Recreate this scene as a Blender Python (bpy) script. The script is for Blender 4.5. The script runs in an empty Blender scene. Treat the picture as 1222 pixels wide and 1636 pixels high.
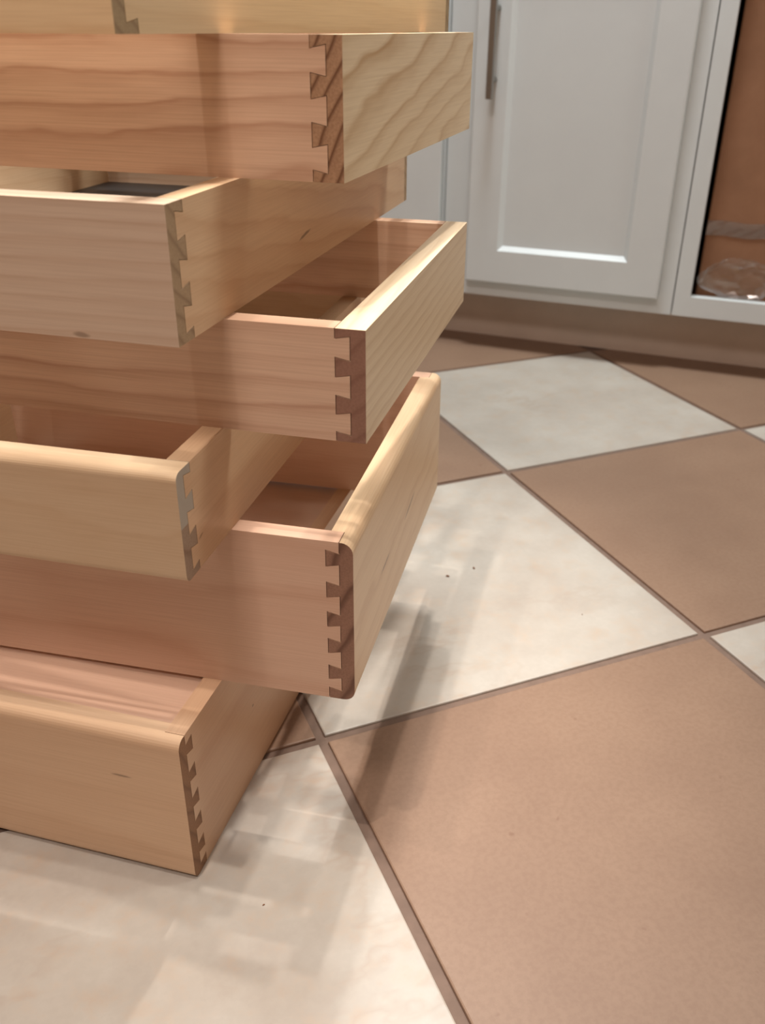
import bpy, bmesh, math, random
from mathutils import Vector, Matrix
random.seed(7)
SC = bpy.context.scene
COL = SC.collection

# ------------------------------------------------------------------ camera
F_PX, PITCH, ROLL, YAW = 1435.93, 0.494504, 0.005148, -0.390149
CAM = Vector((-0.17708, -0.56569, 0.54212))
cam_d = bpy.data.cameras.new('camera')
cam = bpy.data.objects.new('camera', cam_d); COL.objects.link(cam)
cam_d.sensor_fit = 'HORIZONTAL'; cam_d.sensor_width = 36.0
cam_d.lens = F_PX * 36.0 / 1222.0
cam_d.clip_start = 0.02
_cy, _sy = math.cos(YAW), math.sin(YAW)
_f = Vector((-_sy*math.cos(PITCH), _cy*math.cos(PITCH), -math.sin(PITCH)))
_r = Vector((_cy, _sy, 0)); _u = _r.cross(_f)
_r2 = math.cos(ROLL)*_r + math.sin(ROLL)*_u
_u2 = -math.sin(ROLL)*_r + math.cos(ROLL)*_u
cam.matrix_world = Matrix(((_r2.x, _u2.x, -_f.x, CAM.x), (_r2.y, _u2.y, -_f.y, CAM.y),
                           (_r2.z, _u2.z, -_f.z, CAM.z), (0, 0, 0, 1)))
SC.camera = cam
cam_d.dof.use_dof = True; cam_d.dof.focus_distance = 0.62; cam_d.dof.aperture_fstop = 13.0

# ------------------------------------------------------------------ light, exposure
vs = SC.view_settings
SC.display_settings.display_device = 'sRGB'
vs.view_transform = 'Standard'; vs.look = 'None'; vs.gamma = 1.0; vs.use_curve_mapping = False
vs.exposure = 0.08
world = bpy.data.worlds.new('world'); SC.world = world
world.use_nodes = True
world.node_tree.nodes['Background'].inputs[0].default_value = (1.0, 0.9, 0.8, 1)
world.node_tree.nodes['Background'].inputs[1].default_value = 0.10

# bulbs of the ceiling fixture over the stack: x, y, watts
BULB_Z = 2.30
K6 = Vector((0.0018, -0.0726)); RD = Vector((0.632, 0.775)); RT = Vector((0.775, -0.632))
BULBS = [K6 + r*RT + f*RD for r, f in ((-0.118, 0.059), (-0.120, -0.221), (-0.105, 0.76), (0.0, 0.53), (-0.273, -0.04))]
BULB_W = [50, 58, 44, 66, 34]
AIM = Vector((-0.12, 0.15, 0.1))
for i, (b, w) in enumerate(zip(BULBS, BULB_W)):
    ld = bpy.data.lights.new('bulb_light', 'SPOT'); ld.energy = w; ld.shadow_soft_size = 0.015
    ld.spot_size = math.radians(34); ld.spot_blend = 1.0
    ld.color = (1.0, 0.89, 0.80)
    lo = bpy.data.objects.new('bulb_light', ld); COL.objects.link(lo); lo.location = (b.x, b.y, BULB_Z - 0.075)
    lo.rotation_euler = (AIM - lo.location).to_track_quat('-Z', 'Y').to_euler()
# unseen area lamps added at ceiling height to brighten the kitchen
for (x, y, w, c, s) in ((1.45, -0.20, 23, (0.97, 1.0, 0.94), 0.5), (-0.9, -0.95, 24, (1.0, 0.86, 0.79), 0.5), (0.40, 0.58, 38, (0.92, 0.98, 1.0), 0.3)):
    ld = bpy.data.lights.new('fill_light', 'AREA'); ld.energy = w; ld.size = s; ld.color = c
    lo = bpy.data.objects.new('fill_light', ld); COL.objects.link(lo); lo.location = (x, y, 2.36)

# ------------------------------------------------------------------ helpers
def link(o, parent=None):
    COL.objects.link(o)
    if parent: o.parent = parent
    return o

def mesh_obj(name, bm, mats, parent=None, smooth=False):
    me = bpy.data.meshes.new(name)
    bmesh.ops.recalc_face_normals(bm, faces=bm.faces)
    bm.to_mesh(me); bm.free()
    for m in (mats if isinstance(mats, (list, tuple)) else [mats]): me.materials.append(m)
    if smooth:
        for p in me.polygons: p.use_smooth = True
    return link(bpy.data.objects.new(name, me), parent)

def thing(name, label, cat, loc=(0, 0, 0), rz=0, group=None):
    o = bpy.data.objects.new(name, None); o.empty_display_size = 0.05
    o.location = loc; o.rotation_euler = (0, 0, rz)
    o['label'] = label; o['category'] = cat
    if group: o['group'] = group
    return link(o)

def tag(o, label, cat, group=None):
    o['label'] = label; o['category'] = cat
    if group: o['group'] = group
    return o

def struct(o):
    o['kind'] = 'structure'; return o

def box(bm, x0, x1, y0, y1, z0, z1, mi=0, bevel=0.0):
    vs_ = [bm.verts.new((x, y, z)) for x in (x0, x1) for y in (y0, y1) for z in (z0, z1)]
    fs = []
    for idx in ((0, 1, 3, 2), (4, 6, 7, 5), (0, 4, 5, 1), (2, 3, 7, 6), (0, 2, 6, 4), (1, 5, 7, 3)):
        f = bm.faces.new([vs_[i] for i in idx]); f.material_index = mi; fs.append(f)
    if bevel > 0:
        es = {e for f in fs for e in f.edges}
        bmesh.ops.bevel(bm, geom=list(es), offset=bevel, segments=2, profile=0.5, affect='EDGES')
    return vs_

def prism(bm, pts, axis, a, b, mi_cap=0, mi_side=0):
    """extrude a closed 2-D outline; axis 'y': pts are (x, z) from y=a to y=b"""
    def P(p, t):
        return (p[0], t, p[1]) if axis == 'y' else ((t, p[0], p[1]) if axis == 'x' else (p[0], p[1], t))
    va = [bm.verts.new(P(p, a)) for p in pts]; vb = [bm.verts.new(P(p, b)) for p in pts]
    f = bm.faces.new(va); f.material_index = mi_cap
    f = bm.faces.new(vb[::-1]); f.material_index = mi_cap
    n = len(pts)
    for i in range(n):
        f = bm.faces.new((va[i], va[(i+1) % n], vb[(i+1) % n], vb[i])); f.material_index = mi_side

def tube(bm, p0, p1, r, n=12, r1=None):
    p0, p1 = Vector(p0), Vector(p1); d = (p1-p0).normalized()
    a = d.orthogonal().normalized(); b = d.cross(a)
    r1 = r if r1 is None else r1
    A = [bm.verts.new(p0 + r*(math.cos(2*math.pi*i/n)*a + math.sin(2*math.pi*i/n)*b)) for i in range(n)]
    B = [bm.verts.new(p1 + r1*(math.cos(2*math.pi*i/n)*a + math.sin(2*math.pi*i/n)*b)) for i in range(n)]
    bm.faces.new(A[::-1]); bm.faces.new(B)
    for i in range(n): bm.faces.new((A[i], A[(i+1) % n], B[(i+1) % n], B[i]))

# ------------------------------------------------------------------ materials
class NT:
    def __init__(s, name):
        s.m = bpy.data.materials.new(name); s.m.use_nodes = True; s.t = s.m.node_tree
        s.b = s.t.nodes['Principled BSDF']
    def n(s, typ, **kw):
        nd = s.t.nodes.new(typ)
        for k, v in kw.items():
            if k.startswith('i_'): nd.inputs[int(k[2:])].default_value = v
            else: setattr(nd, k, v)
        return nd
    def l(s, a, b): s.t.links.new(a, b)
    def math(s, op, a, b=None, clamp=False):
        nd = s.n('ShaderNodeMath', operation=op); nd.use_clamp = clamp
        for i, v in enumerate((a, b)):
            if v is None: continue
            if isinstance(v, (int, float)): nd.inputs[i].default_value = v
            else: s.l(v, nd.inputs[i])
        return nd.outputs[0]
    def noise(s, vec, scale, detail=3, rough=0.5, dim='3D'):
        nd = s.n('ShaderNodeTexNoise'); nd.inputs['Scale'].default_value = scale
        nd.inputs['Detail'].default_value = detail; nd.inputs['Roughness'].default_value = rough
        s.l(vec, nd.inputs['Vector']); return nd.outputs[0]
    def vmul(s, vec, v):
        nd = s.n('ShaderNodeVectorMath', operation='MULTIPLY'); s.l(vec, nd.inputs[0]); nd.inputs[1].default_value = v
        return nd.outputs[0]
    def vadd(s, a, b):
        nd = s.n('ShaderNodeVectorMath', operation='ADD'); s.l(a, nd.inputs[0])
        if hasattr(b, 'links'): s.l(b, nd.inputs[1])
        else: nd.inputs[1].default_value = b
        return nd.outputs[0]
    def ramp(s, fac, stops, interp='LINEAR'):
        nd = s.n('ShaderNodeValToRGB'); nd.color_ramp.interpolation = interp
        el = nd.color_ramp.elements
        while len(el) < len(stops): el.new(0.5)
        for e, (p, c) in zip(el, stops): e.position = p; e.color = (*c, 1) if len(c) == 3 else c
        s.l(fac, nd.inputs[0]); return nd.outputs[0]
    def mix(s, fac, a, b, mode='MIX'):
        nd = s.n('ShaderNodeMix', data_type='RGBA', blend_type=mode)
        for i, v in ((0, fac), (6, a), (7, b)):
            if isinstance(v, (int, float)): nd.inputs[i].default_value = v
            elif isinstance(v, tuple): nd.inputs[i].default_value = (*v, 1) if len(v) == 3 else v
            else: s.l(v, nd.inputs[i])
        return nd.outputs[2]
    def bump(s, h, strength, dist=0.001):
        nd = s.n('ShaderNodeBump'); nd.inputs['Strength'].default_value = strength; nd.inputs['Distance'].default_value = dist
        s.l(h, nd.inputs['Height']); s.l(nd.outputs[0], s.b.inputs['Normal'])

def srgb(r, g, b):
    f = lambda c: (c/255/12.92) if c/255 <= 0.04045 else ((c/255+0.055)/1.055)**2.4
    return (f(r), f(g), f(b))

def wood(name, axis, pale, dark, freq=60, slope=0.0, wav=0.5, contrast=0.6, seed=0.0, wscale=9.0, rough=0.38, marks=()):
    """sawn pine: annual rings as bands across z, running along local x or y"""
    t = NT(name)
    tc = t.n('ShaderNodeTexCoord').outputs['Object']
    inf = t.n('ShaderNodeObjectInfo').outputs['Random']
    rnd = t.math('MULTIPLY', inf, 3.0)
    cmb = t.n('ShaderNodeCombineXYZ'); t.l(rnd, cmb.inputs[0]); cmb.inputs[1].default_value = seed; cmb.inputs[2].default_value = seed*0.37
    sep = t.n('ShaderNodeSeparateXYZ'); t.l(tc, sep.inputs[0])
    along = sep.outputs[0] if axis == 'x' else sep.outputs[1]
    across = sep.outputs[1] if axis == 'x' else sep.outputs[0]
    st = (1.0, 4.0, 4.0) if axis == 'x' else (4.0, 1.0, 4.0)
    v = t.vadd(t.vmul(tc, st), cmb.outputs[0])
    nz = t.noise(v, wscale*0.45, 4, 0.55)
    s1 = t.math('MULTIPLY', sep.outputs[2], float(freq))
    s2 = t.math('MULTIPLY', along, float(freq*slope))
    s3 = t.math('MULTIPLY', across, float(freq*0.8))
    s4 = t.math('MULTIPLY', t.math('SUBTRACT', nz, 0.5), wav*4.0)
    s = t.math('ADD', t.math('ADD', s1, s2), t.math('ADD', t.math('ADD', s3, s4), seed))
    ring = t.math('FRACT', s)
    band = t.ramp(ring, [(0.0, (0, 0, 0)), (0.34, (0.12,)*3), (0.66, (0.55,)*3), (0.82, (1,)*3), (0.93, (0.3,)*3), (1.0, (0, 0, 0))], 'EASE')
    str_v = t.noise(t.vadd(t.vmul(tc, (0.6, 5, 5) if axis == 'x' else (5, 0.6, 5)), cmb.outputs[0]), 4.0, 2)
    amt = t.math('MULTIPLY', band, t.math('MULTIPLY', t.ramp(str_v, [(0.3, (0.25,)*3), (0.68, (1,)*3)]), contrast))
    fib = t.noise(t.vadd(t.vmul(tc, (14, 900, 900) if axis == 'x' else (900, 14, 900)), cmb.outputs[0]), 1.0, 2, 0.6)
    base = t.mix(amt, pale, dark)
    base = t.mix(t.ramp(fib, [(0.35, (0.16,)*3), (0.6, (0, 0, 0))]), base, tuple(c*0.72 for c in dark))
    blot = t.noise(v, 2.2, 3)
    base = t.mix(t.ramp(blot, [(0.35, (0, 0, 0)), (0.75, (0.35,)*3)]), base, tuple(a*0.6+b*0.4 for a, b in zip(pale, dark)))
    for (a0, z0, hl, hw, sl, amt_, mc) in marks:          # cracks, small knots, smears at their place on the board
        da = t.math('SUBTRACT', along, a0)
        dz = t.math('SUBTRACT', t.math('SUBTRACT', sep.outputs[2], z0), t.math('MULTIPLY', da, sl))
        wob = t.math('MULTIPLY', t.math('SUBTRACT', t.noise(tc, 90, 2), 0.5), hw*1.2)
        q = t.math('ADD', t.math('POWER', t.math('DIVIDE', da, hl), 2.0), t.math('POWER', t.math('DIVIDE', t.math('ADD', dz, wob), hw), 2.0))
        base = t.mix(t.ramp(q, [(0.25, (amt_,)*3), (1.0, (0, 0, 0))]), base, mc)
    t.l(base, t.b.inputs['Base Color'])
    t.b.inputs['Roughness'].default_value = rough
    t.b.inputs['Specular IOR Level'].default_value = 0.45
    t.bump(fib, 0.06, 0.0004)
    return t.m

def endgrain(name, base, dark, kx=90, kz=70, seed=0.0, amt=0.8, grey_above=None):
    t = NT(name)
    tc = t.n('ShaderNodeTexCoord').outputs['Object']
    sep = t.n('ShaderNodeSeparateXYZ'); t.l(tc, sep.inputs[0])
    nz = t.noise(t.vadd(tc, (seed, seed, 0)), 18, 2)
    s = t.math('ADD', t.math('ADD', t.math('MULTIPLY', t.math('ADD', sep.outputs[0], sep.outputs[1]), float(kx)), t.math('MULTIPLY', sep.outputs[2], float(kz))),
               t.math('ADD', t.math('MULTIPLY', nz, 1.4), seed))
    band = t.ramp(t.math('FRACT', s), [(0.0, (0, 0, 0)), (0.55, (0.15,)*3), (0.8, (1,)*3), (0.9, (0.3,)*3), (1, (0, 0, 0))], 'EASE')
    fine = t.noise(tc, 700, 2, 0.6)
    c = t.mix(t.math('MULTIPLY', band, amt), base, dark)
    c = t.mix(t.ramp(fine, [(0.35, (0.3,)*3), (0.65, (0, 0, 0))]), c, dark)
    if grey_above:                                       # a smear of grey filler on the upper part of the joint
        zz = t.math('ADD', t.math('SUBTRACT', sep.outputs[2], grey_above), t.math('MULTIPLY', t.math('SUBTRACT', nz, 0.5), 0.01))
        c = t.mix(t.math('MULTIPLY', t.math('GREATER_THAN', zz, 0.0), 0.85), c, srgb(172, 166, 154))
    t.l(c, t.b.inputs['Base Color']); t.b.inputs['Roughness'].default_value = 0.6
    t.bump(fine, 0.1, 0.0004)
    return t.m

def plain(name, col, rough=0.5, metal=0.0, spec=0.5, nscale=0, namt=0.0, ncol=None, bump=0.0):
    t = NT(name)
    if nscale:
        tc = t.n('ShaderNodeTexCoord').outputs['Object']
        nz = t.noise(tc, nscale, 4, 0.6)
        c = t.mix(t.ramp(nz, [(0.35, (0, 0, 0)), (0.7, (namt,)*3)]), col, ncol or tuple(x*0.6 for x in col))
        t.l(c, t.b.inputs['Base Color'])
        if bump: t.bump(nz, bump, 0.001)
    else:
        t.b.inputs['Base Color'].default_value = (*col, 1)
    t.b.inputs['Roughness'].default_value = rough; t.b.inputs['Metallic'].default_value = metal
    t.b.inputs['Specular IOR Level'].default_value = spec
    return t.m

def white_tile():
    t = NT('white_marbled_tile')
    tc = t.n('ShaderNodeTexCoord').outputs['Object']
    rnd = t.n('ShaderNodeObjectInfo').outputs['Random']
    cmb = t.n('ShaderNodeCombineXYZ'); t.l(t.math('MULTIPLY', rnd, 23.0), cmb.inputs[0]); t.l(t.math('MULTIPLY', rnd, 7.0), cmb.inputs[2])
    v = t.vadd(tc, cmb.outputs[0])
    big = t.noise(v, 9, 5, 0.62)
    c = t.mix(t.ramp(big, [(0.36, (0, 0, 0)), (0.66, (1,)*3)]), srgb(177, 172, 163), srgb(165, 157, 147))
    mid = t.noise(v, 40, 5, 0.7)
    c = t.mix(t.ramp(mid, [(0.50, (0, 0, 0)), (0.74, (0.5,)*3)]), c, srgb(172, 150, 128))
    # thin veins: level lines of a warped noise, only in places
    vn = t.noise(t.vadd(t.vmul(v, (1.0, 1.8, 1.0)), (3.1, 0, 0)), 7, 4, 0.6)
    ve = t.math('ABSOLUTE', t.math('SUBTRACT', vn, 0.5))
    gate = t.noise(v, 5, 2)
    vf = t.math('MULTIPLY', t.ramp(ve, [(0.0, (0.28,)*3), (0.035, (0, 0, 0))]), t.ramp(gate, [(0.5, (0, 0, 0)), (0.62, (0.8,)*3)]))
    c = t.mix(vf, c, srgb(150, 122, 98))
    fine = t.noise(v, 160, 3, 0.6)
    c = t.mix(t.ramp(fine, [(0.4, (0.12,)*3), (0.6, (0, 0, 0))]), c, srgb(150, 142, 132))
    t.l(c, t.b.inputs['Base Color'])
    t.b.inputs['Roughness'].default_value = 0.42; t.b.inputs['Specular IOR Level'].default_value = 0.4
    t.bump(t.noise(v, 22, 4, 0.6), 0.12, 0.002)
    return t.m

def tan_tile():
    t = NT('tan_tile')
    tc = t.n('ShaderNodeTexCoord').outputs['Object']
    rnd = t.n('ShaderNodeObjectInfo').outputs['Random']
    cmb = t.n('ShaderNodeCombineXYZ'); t.l(t.math('MULTIPLY', rnd, 19.0), cmb.inputs[0])
    v = t.vadd(tc, cmb.outputs[0])
    big = t.noise(v, 8, 4, 0.6)
    c = t.mix(t.ramp(big, [(0.35, (0, 0, 0)), (0.68, (1,)*3)]), srgb(138, 113, 94), srgb(130, 105, 87))
    fine = t.noise(v, 220, 3, 0.6)
    c = t.mix(t.ramp(fine, [(0.38, (0.25,)*3), (0.6, (0, 0, 0))]), c, srgb(116, 88, 70))
    pit = t.noise(v, 75, 2, 0.5)
    c = t.mix(t.ramp(pit, [(0.72, (0, 0, 0)), (0.80, (0.5,)*3)]), c, srgb(110, 78, 60))
    t.l(c, t.b.inputs['Base Color'])
    t.b.inputs['Roughness'].default_value = 0.5; t.b.inputs['Specular IOR Level'].default_value = 0.35
    t.bump(t.noise(v, 60, 4, 0.6), 0.05, 0.001)
    return t.m

M_WHITE, M_TAN = white_tile(), tan_tile()
M_GROUT = plain('grout', srgb(118, 98, 86), 0.9, nscale=60, namt=0.5, ncol=srgb(92, 76, 66))
M_CAB = plain('white_cabinet_paint', srgb(204, 211, 212), 0.45, nscale=14, namt=0.3, ncol=srgb(195, 201, 203))
M_CABIN = plain('cabinet_interior', srgb(112, 86, 70), 0.8)
M_KICK = plain('toe_kick_paint', srgb(205, 190, 175), 0.6, nscale=10, namt=0.4, ncol=srgb(180, 165, 150))
M_METAL = plain('brushed_steel', srgb(150, 148, 142), 0.35, metal=1.0)
M_WALL = plain('wall_paint', srgb(180, 156, 142), 0.85)
M_CEIL = plain('ceiling_paint', srgb(238, 234, 226), 0.9)
M_CARD = plain('cardboard', srgb(146, 106, 78), 0.8, nscale=18, namt=0.5, ncol=srgb(122, 86, 60), bump=0.05)
M_STONE = plain('worktop_stone', srgb(96, 84, 74), 0.3, nscale=60, namt=0.8, ncol=srgb(60, 52, 46))
M_LINER = plain('dark_grey_liner', srgb(34, 34, 34), 0.35, spec=0.2, nscale=40, namt=0.3)
M_CHIP = plain('wood_chip', srgb(110, 72, 44), 0.8)

def clear_plastic(name, tint, gloss, rough):
    """thin clear film: mostly lets light straight through, with a shiny skin"""
    t = NT(name)
    tr = t.n('ShaderNodeBsdfTransparent'); tr.inputs[0].default_value = (*tint, 1)
    gl = t.n('ShaderNodeBsdfGlossy'); gl.inputs['Roughness'].default_value = rough
    lw = t.n('ShaderNodeLayerWeight'); lw.inputs[0].default_value = 0.35
    mx = t.n('ShaderNodeMixShader'); t.l(t.math('MULTIPLY_ADD' if False else 'ADD', t.math('MULTIPLY', lw.outputs[1], gloss), gloss*0.35), mx.inputs[0])
    t.l(tr.outputs[0], mx.inputs[1]); t.l(gl.outputs[0], mx.inputs[2])
    t.l(mx.outputs[0], t.t.nodes['Material Output'].inputs['Surface'])
    return t.m
M_TAPE = clear_plastic('clear_packing_tape', (0.86, 0.84, 0.84), 0.6, 0.3)
M_BAG = clear_plastic('clear_plastic_film', (0.93, 0.92, 0.91), 0.30, 0.10)

# ------------------------------------------------------------------ the room (axes t along the cabinets, n into them)
CY = -0.7757
def room_xf(o):
    o.rotation_euler = (0, 0, CY); return o
# in this frame: local x = t, local y = n
T0, T1, N0, N1, HZ = -2.2, 2.2, -2.1, 1.72, 2.44
TILE = 0.41

def slab(name, *b, mat, parent=None, bevel=0):
    bm = bmesh.new(); box(bm, *b, bevel=bevel); return mesh_obj(name, bm, mat, parent)

floor = struct(room_xf(slab('floor', T0, T1, N0, N1, -0.06, -0.0028, mat=M_GROUT)))
struct(room_xf(slab('ceiling', T0, T1, N0, N1, HZ, HZ+0.06, mat=M_CEIL)))
struct(room_xf(slab('wall_back', T0, T1, N1, N1+0.08, -0.06, HZ, mat=M_WALL)))
struct(room_xf(slab('wall_front', T0, T1, N0-0.08, N0, -0.06, HZ, mat=M_WALL)))
struct(room_xf(slab('wall_left', T0-0.08, T0, N0, N1, -0.06, HZ, mat=M_WALL)))
struct(room_xf(slab('wall_right', T1, T1+0.08, N0, N1, -0.06, HZ, mat=M_WALL)))

# tiles: a chequerboard laid at 45 degrees to the cabinets, world-aligned grid
def tile_mesh(name, mat):
    bm = bmesh.new(); g = 0.0042
    box(bm, g, TILE-g, g, TILE-g, -0.0028, 0.0)
    es = [e for e in bm.edges if all(abs(v.co.z) < 1e-6 for v in e.verts)]
    bmesh.ops.bevel(bm, geom=es, offset=0.0014, segments=2, profile=0.5, affect='EDGES')
    bmesh.ops.recalc_face_normals(bm, faces=bm.faces)
    me = bpy.data.meshes.new(name); bm.to_mesh(me); bm.free(); me.materials.append(mat); return me
TM = [tile_mesh('white_tile', M_WHITE), tile_mesh('tan_tile', M_TAN)]
ct, st_ = math.cos(CY), math.sin(CY)
for i in range(-9, 9):
    for j in range(-9, 9):
        ok = True
        for dx, dy in ((0, 0), (1, 0), (0, 1), (1, 1)):
            x, y = (i+dx)*TILE, (j+dy)*TILE
            tt, nn = x*ct + y*st_, -x*st_ + y*ct
            if not (T0+0.005 < tt < T1-0.005 and N0+0.005 < nn < N1-0.005): ok = False
        if not ok: continue
        o = bpy.data.objects.new('tile', TM[(i+j) % 2]); link(o, floor)
        # the floor object is turned by CY: place the tile in its frame
        x, y = i*TILE, j*TILE
        o.location = (x*ct + y*st_, -x*st_ + y*ct, 0); o.rotation_euler = (0, 0, -CY)

# ------------------------------------------------------------------ cabinets
FACE, KICK = 1.1029, 1.1808
def cab_thing(name, label, cat):
    return thing(name, label, cat, (0, 0, 0), CY)

kick = tag(room_xf(slab('toe_kick', -1.6, 1.5, KICK, KICK+0.018, 0.0, 0.10, mat=M_KICK)),
           'long plain kick board along the floor under the white cabinets', 'kick board')

def frame_mesh(x0, x1, z0, z1, y_front, depth, rail, bev=0.008, rec=0.009):
    """a shaker door frame with a sloped moulding round the recessed panel"""
    bm = bmesh.new()
    yb = y_front + depth
    def ring(dx, y): return [bm.verts.new((a, y, b)) for a, b in ((x0+dx, z0+dx), (x1-dx, z0+dx), (x1-dx, z1-dx), (x0+dx, z1-dx))]
    rings = [ring(0, yb), ring(0, y_front+0.002), ring(0.002, y_front), ring(rail, y_front), ring(rail+bev, y_front+rec), ring(rail+bev, yb)]
    for a, b in zip(rings, rings[1:] + rings[:1]):
        for i in range(4): bm.faces.new((a[i], a[(i+1) % 4], b[(i+1) % 4], b[i]))
    return bm

def bar_handle(parent, x, z0, z1, y_door):
    bm = bmesh.new()
    box(bm, x-0.005, x+0.005, y_door-0.034, y_door-0.024, z0, z1, bevel=0.0008)
    for z in (z0+0.029, z1-0.029): tube(bm, (x+0.0, y_door-0.025, z), (x, y_door, z), 0.0045)
    return mesh_obj('handle', bm, M_METAL, parent)

def cabinet(name, label, t0, t1, stile_l, stile_r, z1=0.87):
    c = cab_thing(name, label, 'cabinet')
    bm = bmesh.new()
    box(bm, t0, t1, FACE+0.02, N1-0.02, 0.10, 0.118)                 # bottom
    box(bm, t0, t0+0.016, FACE+0.02, N1-0.02, 0.118, z1)
    box(bm, t1-0.016, t1, FACE+0.02, N1-0.02, 0.118, z1)
    box(bm, t0+0.016, t1-0.016, N1-0.036, N1-0.02, 0.118, z1)
    mesh_obj('carcass', bm, M_CABIN, c)
    bm = bmesh.new(); box(bm, t0+0.0005, t0+stile_l, FACE, FACE+0.02, 0.10, z1); mesh_obj('stile', bm, M_CAB, c)
    bm = bmesh.new(); box(bm, t1-stile_r, t1-0.0005, FACE, FACE+0.02, 0.10, z1); mesh_obj('stile', bm, M_CAB, c)
    bm = bmesh.new(); box(bm, t0+stile_l, t1-stile_r, FACE, FACE+0.02, 0.10, 0.134); mesh_obj('bottom_rail', bm, M_CAB, c)
    bm = bmesh.new(); box(bm, t0+stile_l, t1-stile_r, FACE, FACE+0.02, z1-0.035, z1); mesh_obj('top_rail', bm, M_CAB, c)
    return c

def shaker_door(c, x0, x1, z0, z1, rail=0.066, handle=None, rails=None):
    d = mesh_obj('door', frame_mesh(x0, x1, z0, z1, FACE-0.0195, 0.019, rail), M_CAB, c)
    bm = bmesh.new(); box(bm, x0+rail+0.006, x1-rail-0.006, FACE-0.0105, FACE-0.003, z0+rail+0.006, z1-rail-0.006)
    mesh_obj('panel', bm, M_CAB, d)
    if handle: bar_handle(d, *handle, FACE-0.0195)
    return d

c1 = cabinet('base_cabinet', 'white cabinet with framed panel door and long bar handle', -0.2715, 0.1515, 0.046, 0.026)
shaker_door(c1, -0.222, 0.126, 0.129, 0.70, 0.058, (-0.186, 0.438, 0.60))
dr1 = mesh_obj('drawer_front', frame_mesh(-0.222, 0.126, 0.712, 0.845, FACE-0.0195, 0.019, 0.035), M_CAB, c1)
bm = bmesh.new(); box(bm, -0.222+0.041, 0.126-0.041, FACE-0.0105, FACE-0.003, 0.712+0.041, 0.845-0.041); mesh_obj('panel', bm, M_CAB, dr1)
c2 = cabinet('base_cabinet', 'plain white cabinet front left of the one with the bar handle, behind the stacked drawers', -0.95, -0.2725, 0.03, 0.03)
bm = bmesh.new(); box(bm, -0.93, -0.276, FACE-0.0195, FACE-0.0005, 0.129, 0.845, bevel=0.0015); mesh_obj('door', bm, M_CAB, c2)
c3 = cabinet('base_cabinet', 'white doorless cabinet bay at the right holding a taped cardboard box', 0.1525, 0.86, 0.027, 0.05)
tag(room_xf(slab('worktop', -0.96, 0.88, FACE-0.025, N1-0.005, 0.8705, 0.91, mat=M_STONE, bevel=0.004)),
    'dark stone worktop laid over the white cabinets', 'worktop')

# box in the open bay
bx = cab_thing('cardboard_box', 'brown cardboard box with clear tape in the open cabinet bay', 'box')
bm = bmesh.new(); box(bm, 0.1855, 0.70, FACE+0.035, FACE+0.42, 0.1185, 0.72, bevel=0.003); mesh_obj('carton', bm, M_CARD, bx)
bm = bmesh.new()
nx, nz = 40, 3
grid = [[bm.verts.new((0.186 + 0.5*i/nx, FACE+0.0345-0.0012*abs(math.sin(i*1.7+k)), 0.233 + 0.024*k/nz + 0.0015*math.sin(i*0.9) + 0.003*i/nx)) for k in range(nz+1)] for i in range(nx+1)]
for i in range(nx):
    for k in range(nz): bm.faces.new((grid[i][k], grid[i+1][k], grid[i+1][k+1], grid[i][k+1]))
tp = mesh_obj('tape', bm, M_TAPE, bx); tp.modifiers.new('s', 'SOLIDIFY').thickness = 0.0003
tp['label'] = 'clear shiny packing tape strip'

# crumpled plastic film in front of the box
bm = bmesh.new()
bmesh.ops.create_icosphere(bm, subdivisions=3, radius=1.0)
rg = random.Random(3)
dirs = [Vector((rg.uniform(-1, 1), rg.uniform(-1, 1), rg.uniform(-1, 1))).normalized() for _ in range(26)]
for v in bm.verts:
    n = v.co.normalized()
    k = 1.0
    for q, d in enumerate(dirs): k += 0.055*abs(math.sin(3.2*n.dot(d) + q))*rg.uniform(0.6, 1.4)*(-1 if q % 2 else 1)
    v.co = Vector((max(-0.066, min(0.075, n.x*k*0.062)), max(-0.013, min(0.013, n.y*k*0.011)), max(-0.030, min(0.042, n.z*k*0.036))))
bag = mesh_obj('plastic_bag', bm, M_BAG)
bag.location = (0, 0, 0); bag.rotation_euler = (0, 0, CY)
_bt, _bn = 0.250, FACE+0.0175
bag.location = (_bt*ct - _bn*st_, _bt*st_ + _bn*ct, 0.165)
tag(bag, 'crumpled clear plastic film at the foot of the cardboard box', 'plastic bag')

# ------------------------------------------------------------------ drawers
W, L, TF, TS, LAP = 0.3275, 0.480, 0.018, 0.014, 0.009
GAP = 0.0004

def pin_spans(h, kind):
    """pins of the half-blind joint, bottom to top: (far z0, far z1, lap z0, lap z1)"""
    if kind == 3: cs, far, lap = (1.0, 2/3, 1/3, 0.0), 0.085, 0.060
    else: cs, far, lap = (0.977, 0.824, 0.647, 0.475, 0.29, 0.10), 0.047, 0.031
    out = []
    for c in cs:
        z = h*(1-c); cl = lambda v: min(h, max(0.0, v))
        out.append((cl(z-far*h), cl(z+far*h), cl(z-lap*h), cl(z+lap*h)))
    return out

def tail_spans(h, kind):
    """tails between the pins: (wide z0, wide z1 at the lap, narrow z0, narrow z1)"""
    out = []; f = l = 0.0
    for (f0, f1, l0, l1) in pin_spans(h, kind):
        if f0 > 1e-6: out.append((l, l0, f, f0))
        f, l = f1, l1
    if f < h-1e-6: out.append((l, h, f, h))
    return out

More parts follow.
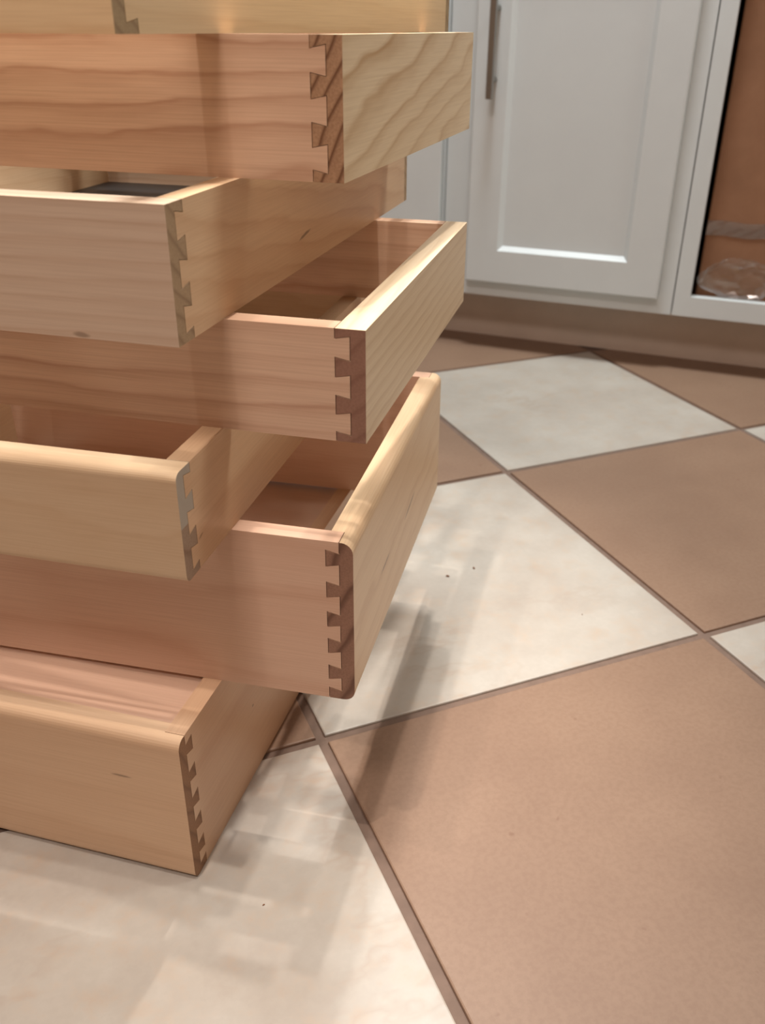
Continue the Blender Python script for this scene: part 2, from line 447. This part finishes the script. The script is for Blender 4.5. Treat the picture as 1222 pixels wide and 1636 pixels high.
def rounded_front(h, r):
    """(x,z) outline of the front's lap, outer edges rounded by r"""
    pts = []
    if r > 0:
        for i in range(7):
            a = math.pi/2*i/6; pts.append((r - r*math.sin(a) if False else r*(1-math.sin(a)), r*(1-math.cos(a))))
        for i in range(7):
            a = math.pi/2*i/6; pts.append((r*(1-math.cos(a)), h - r*(1-math.sin(a))))
    else: pts = [(0, 0), (0, h)]
    return pts

def front_mesh(h, n, r):
    bm = bmesh.new()
    rf = min(r, LAP)
    out = rounded_front(h, rf)
    # full-width lap and the middle of the board (material 0), with end grain (material 1) on the ends
    prism(bm, out + [(LAP, h), (LAP, 0)], 'y', 0.0, W, 1, 0)
    prism(bm, [(LAP, 0), (LAP, h), (TF, h), (TF, 0)], 'y', TS, W-TS, 0, 0)
    # pins
    for (y0, y1) in ((0.0, TS), (W-TS, W)):
        for (f0, f1, l0, l1) in pin_spans(h, n):
            prism(bm, [(LAP, l0), (LAP, l1), (TF, f1), (TF, f0)], 'y', y0, y1, 1, 0)
    return bm

def side_mesh(h, n, y0, y1, back=True):
    LB = L - 0.0085 - GAP
    pts = [(LB, 0)]
    for (a, b, c, d) in tail_spans(h, n):
        g0 = GAP if c > 0 else 0; g1 = GAP if d < h else 0
        if c > 0: pts.append((TF+GAP, c+g0))
        pts += [(LAP+GAP, a+g0), (LAP+GAP, b-g1)]
        if d < h: pts.append((TF+GAP, d-g1))
    if pts[1][1] > 1e-6: pts.insert(1, (TF+GAP, 0))
    if pts[-1][1] < h-1e-6: pts.append((TF+GAP, h))
    pts.append((LB, h))
    bm = bmesh.new(); prism(bm, pts, 'y', y0, y1, 0, 0)
    bmesh.ops.recalc_face_normals(bm, faces=bm.faces)
    for f in bm.faces:
        if abs(f.normal.x) > 0.9: f.material_index = 1
    return bm

PALE = srgb(232, 203, 160); TAN = srgb(196, 146, 98)
def drawer(label, x, y, z, yaw, h, n, even, r=0.0, front_mat=None, side_mat=None, end_mat=None, panel=None):
    d = Vector((math.cos(yaw), math.sin(yaw)))
    if even: ox, oy, rz = x + d.x*W, y + d.y*W, yaw + math.pi/2
    else: ox, oy, rz = x, y, yaw
    o = thing('drawer_box', label, 'drawer', (ox, oy, z), rz, 'dovetailed pine drawers stacked crosswise')
    mesh_obj('front_board', front_mesh(h, n, r), [front_mat, end_mat], o)
    mesh_obj('side_board', side_mesh(h, n, 0.0, TS), [side_mat, end_mat], o)
    mesh_obj('side_board', side_mesh(h, n, W-TS, W), [side_mat, end_mat], o)
    bm = bmesh.new(); box(bm, L-0.019, L-0.0085, TS, W-TS, 0.0, h); box(bm, L-0.0085, L, 0.0, W, 0.0, h)
    bmesh.ops.recalc_face_normals(bm, faces=bm.faces)
    for f in bm.faces:
        if abs(f.normal.y) > 0.9: f.material_index = 1
    mesh_obj('back_board', bm, [front_mat, end_mat], o)
    if panel:
        z0, z1, m, lab, px = panel
        bm = bmesh.new(); box(bm, px, L-0.020, TS, W-TS, z0, z1)
        p = mesh_obj('panel', bm, m, o); p['label'] = lab
    return o

Z = [0.0, 0.12845, 0.25495, 0.32549, 0.39412, 0.46589, 0.53886]
HT = [0.12845, 0.1265, 0.07054, 0.06863, 0.07177, 0.07297, 0.0726]
EG = srgb(168, 142, 116); EGD = srgb(104, 74, 54)

w1f = wood('pine_front_one', 'y', srgb(212, 182, 150), srgb(184, 142, 106), 22, 0.02, 0.35, 0.35, 1.3, marks=((0.047, 0.089, 0.009, 0.0012, 0.0, 0.6, (0.11, 0.06, 0.03)),))
w1s = wood('pine_side_one', 'x', srgb(212, 180, 148), srgb(182, 134, 100), 18, 0.05, 0.4, 0.35, 2.1, marks=((0.1164, 0.0662, 0.002, 0.0012, 0.0, 0.7, (0.11, 0.06, 0.03)),))
w2f = wood('pine_front_two', 'y', srgb(218, 192, 158), srgb(186, 146, 108), 34, 0.10, 0.8, 0.45, 3.7, marks=((0.142, 0.0592, 0.023, 0.0014, -0.14, 0.85, (0.11, 0.06, 0.03)), (0.2331, 0.0565, 0.016, 0.0012, -0.08, 0.8, (0.11, 0.06, 0.03))))
w2s = wood('pine_side_two', 'x', srgb(216, 184, 160), srgb(184, 136, 108), 20, -0.03, 0.4, 0.45, 4.2)
w3f = wood('pine_front_three', 'y', srgb(208, 185, 154), srgb(182, 146, 106), 26, 0.02, 0.9, 0.35, 5.9, wscale=12)
w3s = wood('pine_side_three', 'x', srgb(210, 178, 144), srgb(180, 134, 98), 24, 0.03, 0.4, 0.35, 6.3, marks=((0.0236, 0.0195, 0.0035, 0.0008, 0.3, 0.7, (0.11, 0.06, 0.03)),))
w4f = wood('pine_front_four', 'y', srgb(228, 210, 180), srgb(184, 150, 110), 110, 0.03, 0.5, 0.55, 7.1)
w4s = wood('pine_side_four', 'x', srgb(218, 188, 162), srgb(168, 120, 94), 58, 0.02, 0.5, 0.65, 8.4)
w5f = wood('pine_front_five', 'y', srgb(208, 188, 166), srgb(176, 142, 114), 105, 0.03, 0.35, 0.45, 9.2, marks=((0.0576, 0.002, 0.006, 0.002, 0.0, 0.5, (0.11, 0.06, 0.03)),))
w5s = wood('pine_side_five', 'x', srgb(218, 190, 156), srgb(186, 142, 102), 55, 0.16, 0.7, 0.45, 1.9, marks=((0.194, 0.021, 0.013, 0.0014, 0.15, 0.7, (0.11, 0.06, 0.03)),))
w6f = wood('pine_front_six', 'y', srgb(234, 218, 186), srgb(182, 146, 100), 46, 0.24, 1.0, 0.9, 2.7, wscale=5.5)
w6s = wood('pine_side_six', 'x', srgb(218, 186, 158), srgb(160, 110, 80), 56, 0.0, 0.7, 0.85, 3.3)
w7f = wood('pine_front_seven', 'y', srgb(232, 206, 164), srgb(196, 150, 100), 45, 0.02, 0.5, 0.5, 4.6)
w7s = wood('pine_side_seven', 'x', srgb(226, 204, 166), srgb(198, 162, 118), 55, 0.05, 0.5, 0.4, 5.1, rough=0.6)
e1 = endgrain('end_grain_one', srgb(150, 112, 80), srgb(104, 70, 46), 60, 40, 0.2, 0.6)
e2 = endgrain('end_grain_two', srgb(152, 116, 96), srgb(104, 72, 56), 46, 26, 0.6, 0.95)
e3 = endgrain('end_grain_three', srgb(160, 138, 118), srgb(112, 84, 64), 40, 40, 0.9, 0.6, grey_above=0.037)
e4 = endgrain('end_grain_four', srgb(150, 114, 96), srgb(116, 80, 64), 50, 50, 1.4, 0.5)
e5 = endgrain('end_grain_five', srgb(172, 150, 120), srgb(128, 104, 80), 60, 70, 1.9, 0.6)
e6 = endgrain('end_grain_six', srgb(176, 140, 108), srgb(104, 68, 42), 105, 55, 2.3, 0.95)
e7 = endgrain('end_grain_seven', srgb(170, 152, 120), srgb(130, 108, 82), 60, 70, 2.9, 0.6)
M_PLY = wood('panel_ply', 'y', srgb(210, 178, 156), srgb(190, 150, 122), 10, 0.0, 0.3, 0.2, 8.8, rough=0.3)

drawer('lowest and deepest drawer box, sitting on the white floor tile', -0.1311, -0.1039, Z[0], 0.9141, HT[0], 6, False, 0.007,
       w1f, w1s, e1, (HT[0]-0.010, HT[0]-0.004, M_PLY, 'smooth panel just below the top edge', TF))
drawer('second deep drawer box from the floor, with rounded front edges and two cracks', -0.0082, -0.1062, Z[1], 0.9547, HT[1], 6, True, 0.008, w2f, w2s, e2)
drawer('third drawer box from the floor, rounded front edge, greyish streak beside its joint', -0.1140, -0.1131, Z[2], 0.9430, HT[2], 3, False, 0.005, w3f, w3s, e3)
drawer('fourth drawer box from the floor, striped pale front turned to the right', -0.0013, -0.1123, Z[3], 0.9285, HT[3], 3, True, 0.0, w4f, w4s, e4)
drawer('fifth drawer box from the floor, with a dark grey bottom inside', -0.1029, -0.1047, Z[4], 0.9098, HT[4], 3, False, 0.0, w5f, w5s, e5,
       (0.001, 0.006, M_LINER, 'dark grey shiny bottom', 0.19))
drawer('sixth drawer box from the floor, wavy cathedral grain on its pale front', 0.0018, -0.0726, Z[5], 0.8865, HT[5], 3, True, 0.0, w6f, w6s, e6)
drawer('topmost drawer box of the stack, cut off by the upper edge', -0.1148, -0.0931, Z[6], 0.80, HT[6], 3, False, 0.0, w7f, w7s, e7)

# ------------------------------------------------------------------ crumbs on the floor
def chip(label, x, y, s, seed):
    rg = random.Random(seed); bm = bmesh.new()
    bmesh.ops.create_icosphere(bm, subdivisions=1, radius=1.0)
    for v in bm.verts:
        k = rg.uniform(0.7, 1.2); v.co = Vector((v.co.x*s*k, v.co.y*s*0.6*k, v.co.z*s*0.3))
    o = mesh_obj('crumb', bm, M_CHIP); o.location = (x, y, s*0.3); o.rotation_euler = (0, 0, rg.uniform(0, 3))
    return tag(o, label, 'crumb', 'crumbs on the floor tiles')

for k, (x, y, sz, lab) in enumerate((
        (0.2509, 0.2004, 0.0023, 'tiny dark crumb amid the white tile right of the stack'),
        (0.2156, 0.1960, 0.0026, 'tiny brown crumb on the white tile, nearest to the leaning-out second drawer'),
        (0.3143, 0.0762, 0.0012, 'tiny dark crumb near the front edge of the white tile, rightmost'),
        (-0.0917, -0.1426, 0.0011, 'tiny dark crumb on the white tile in front of the lowest drawer'))):
    chip(lab, x, y, sz, k+5)
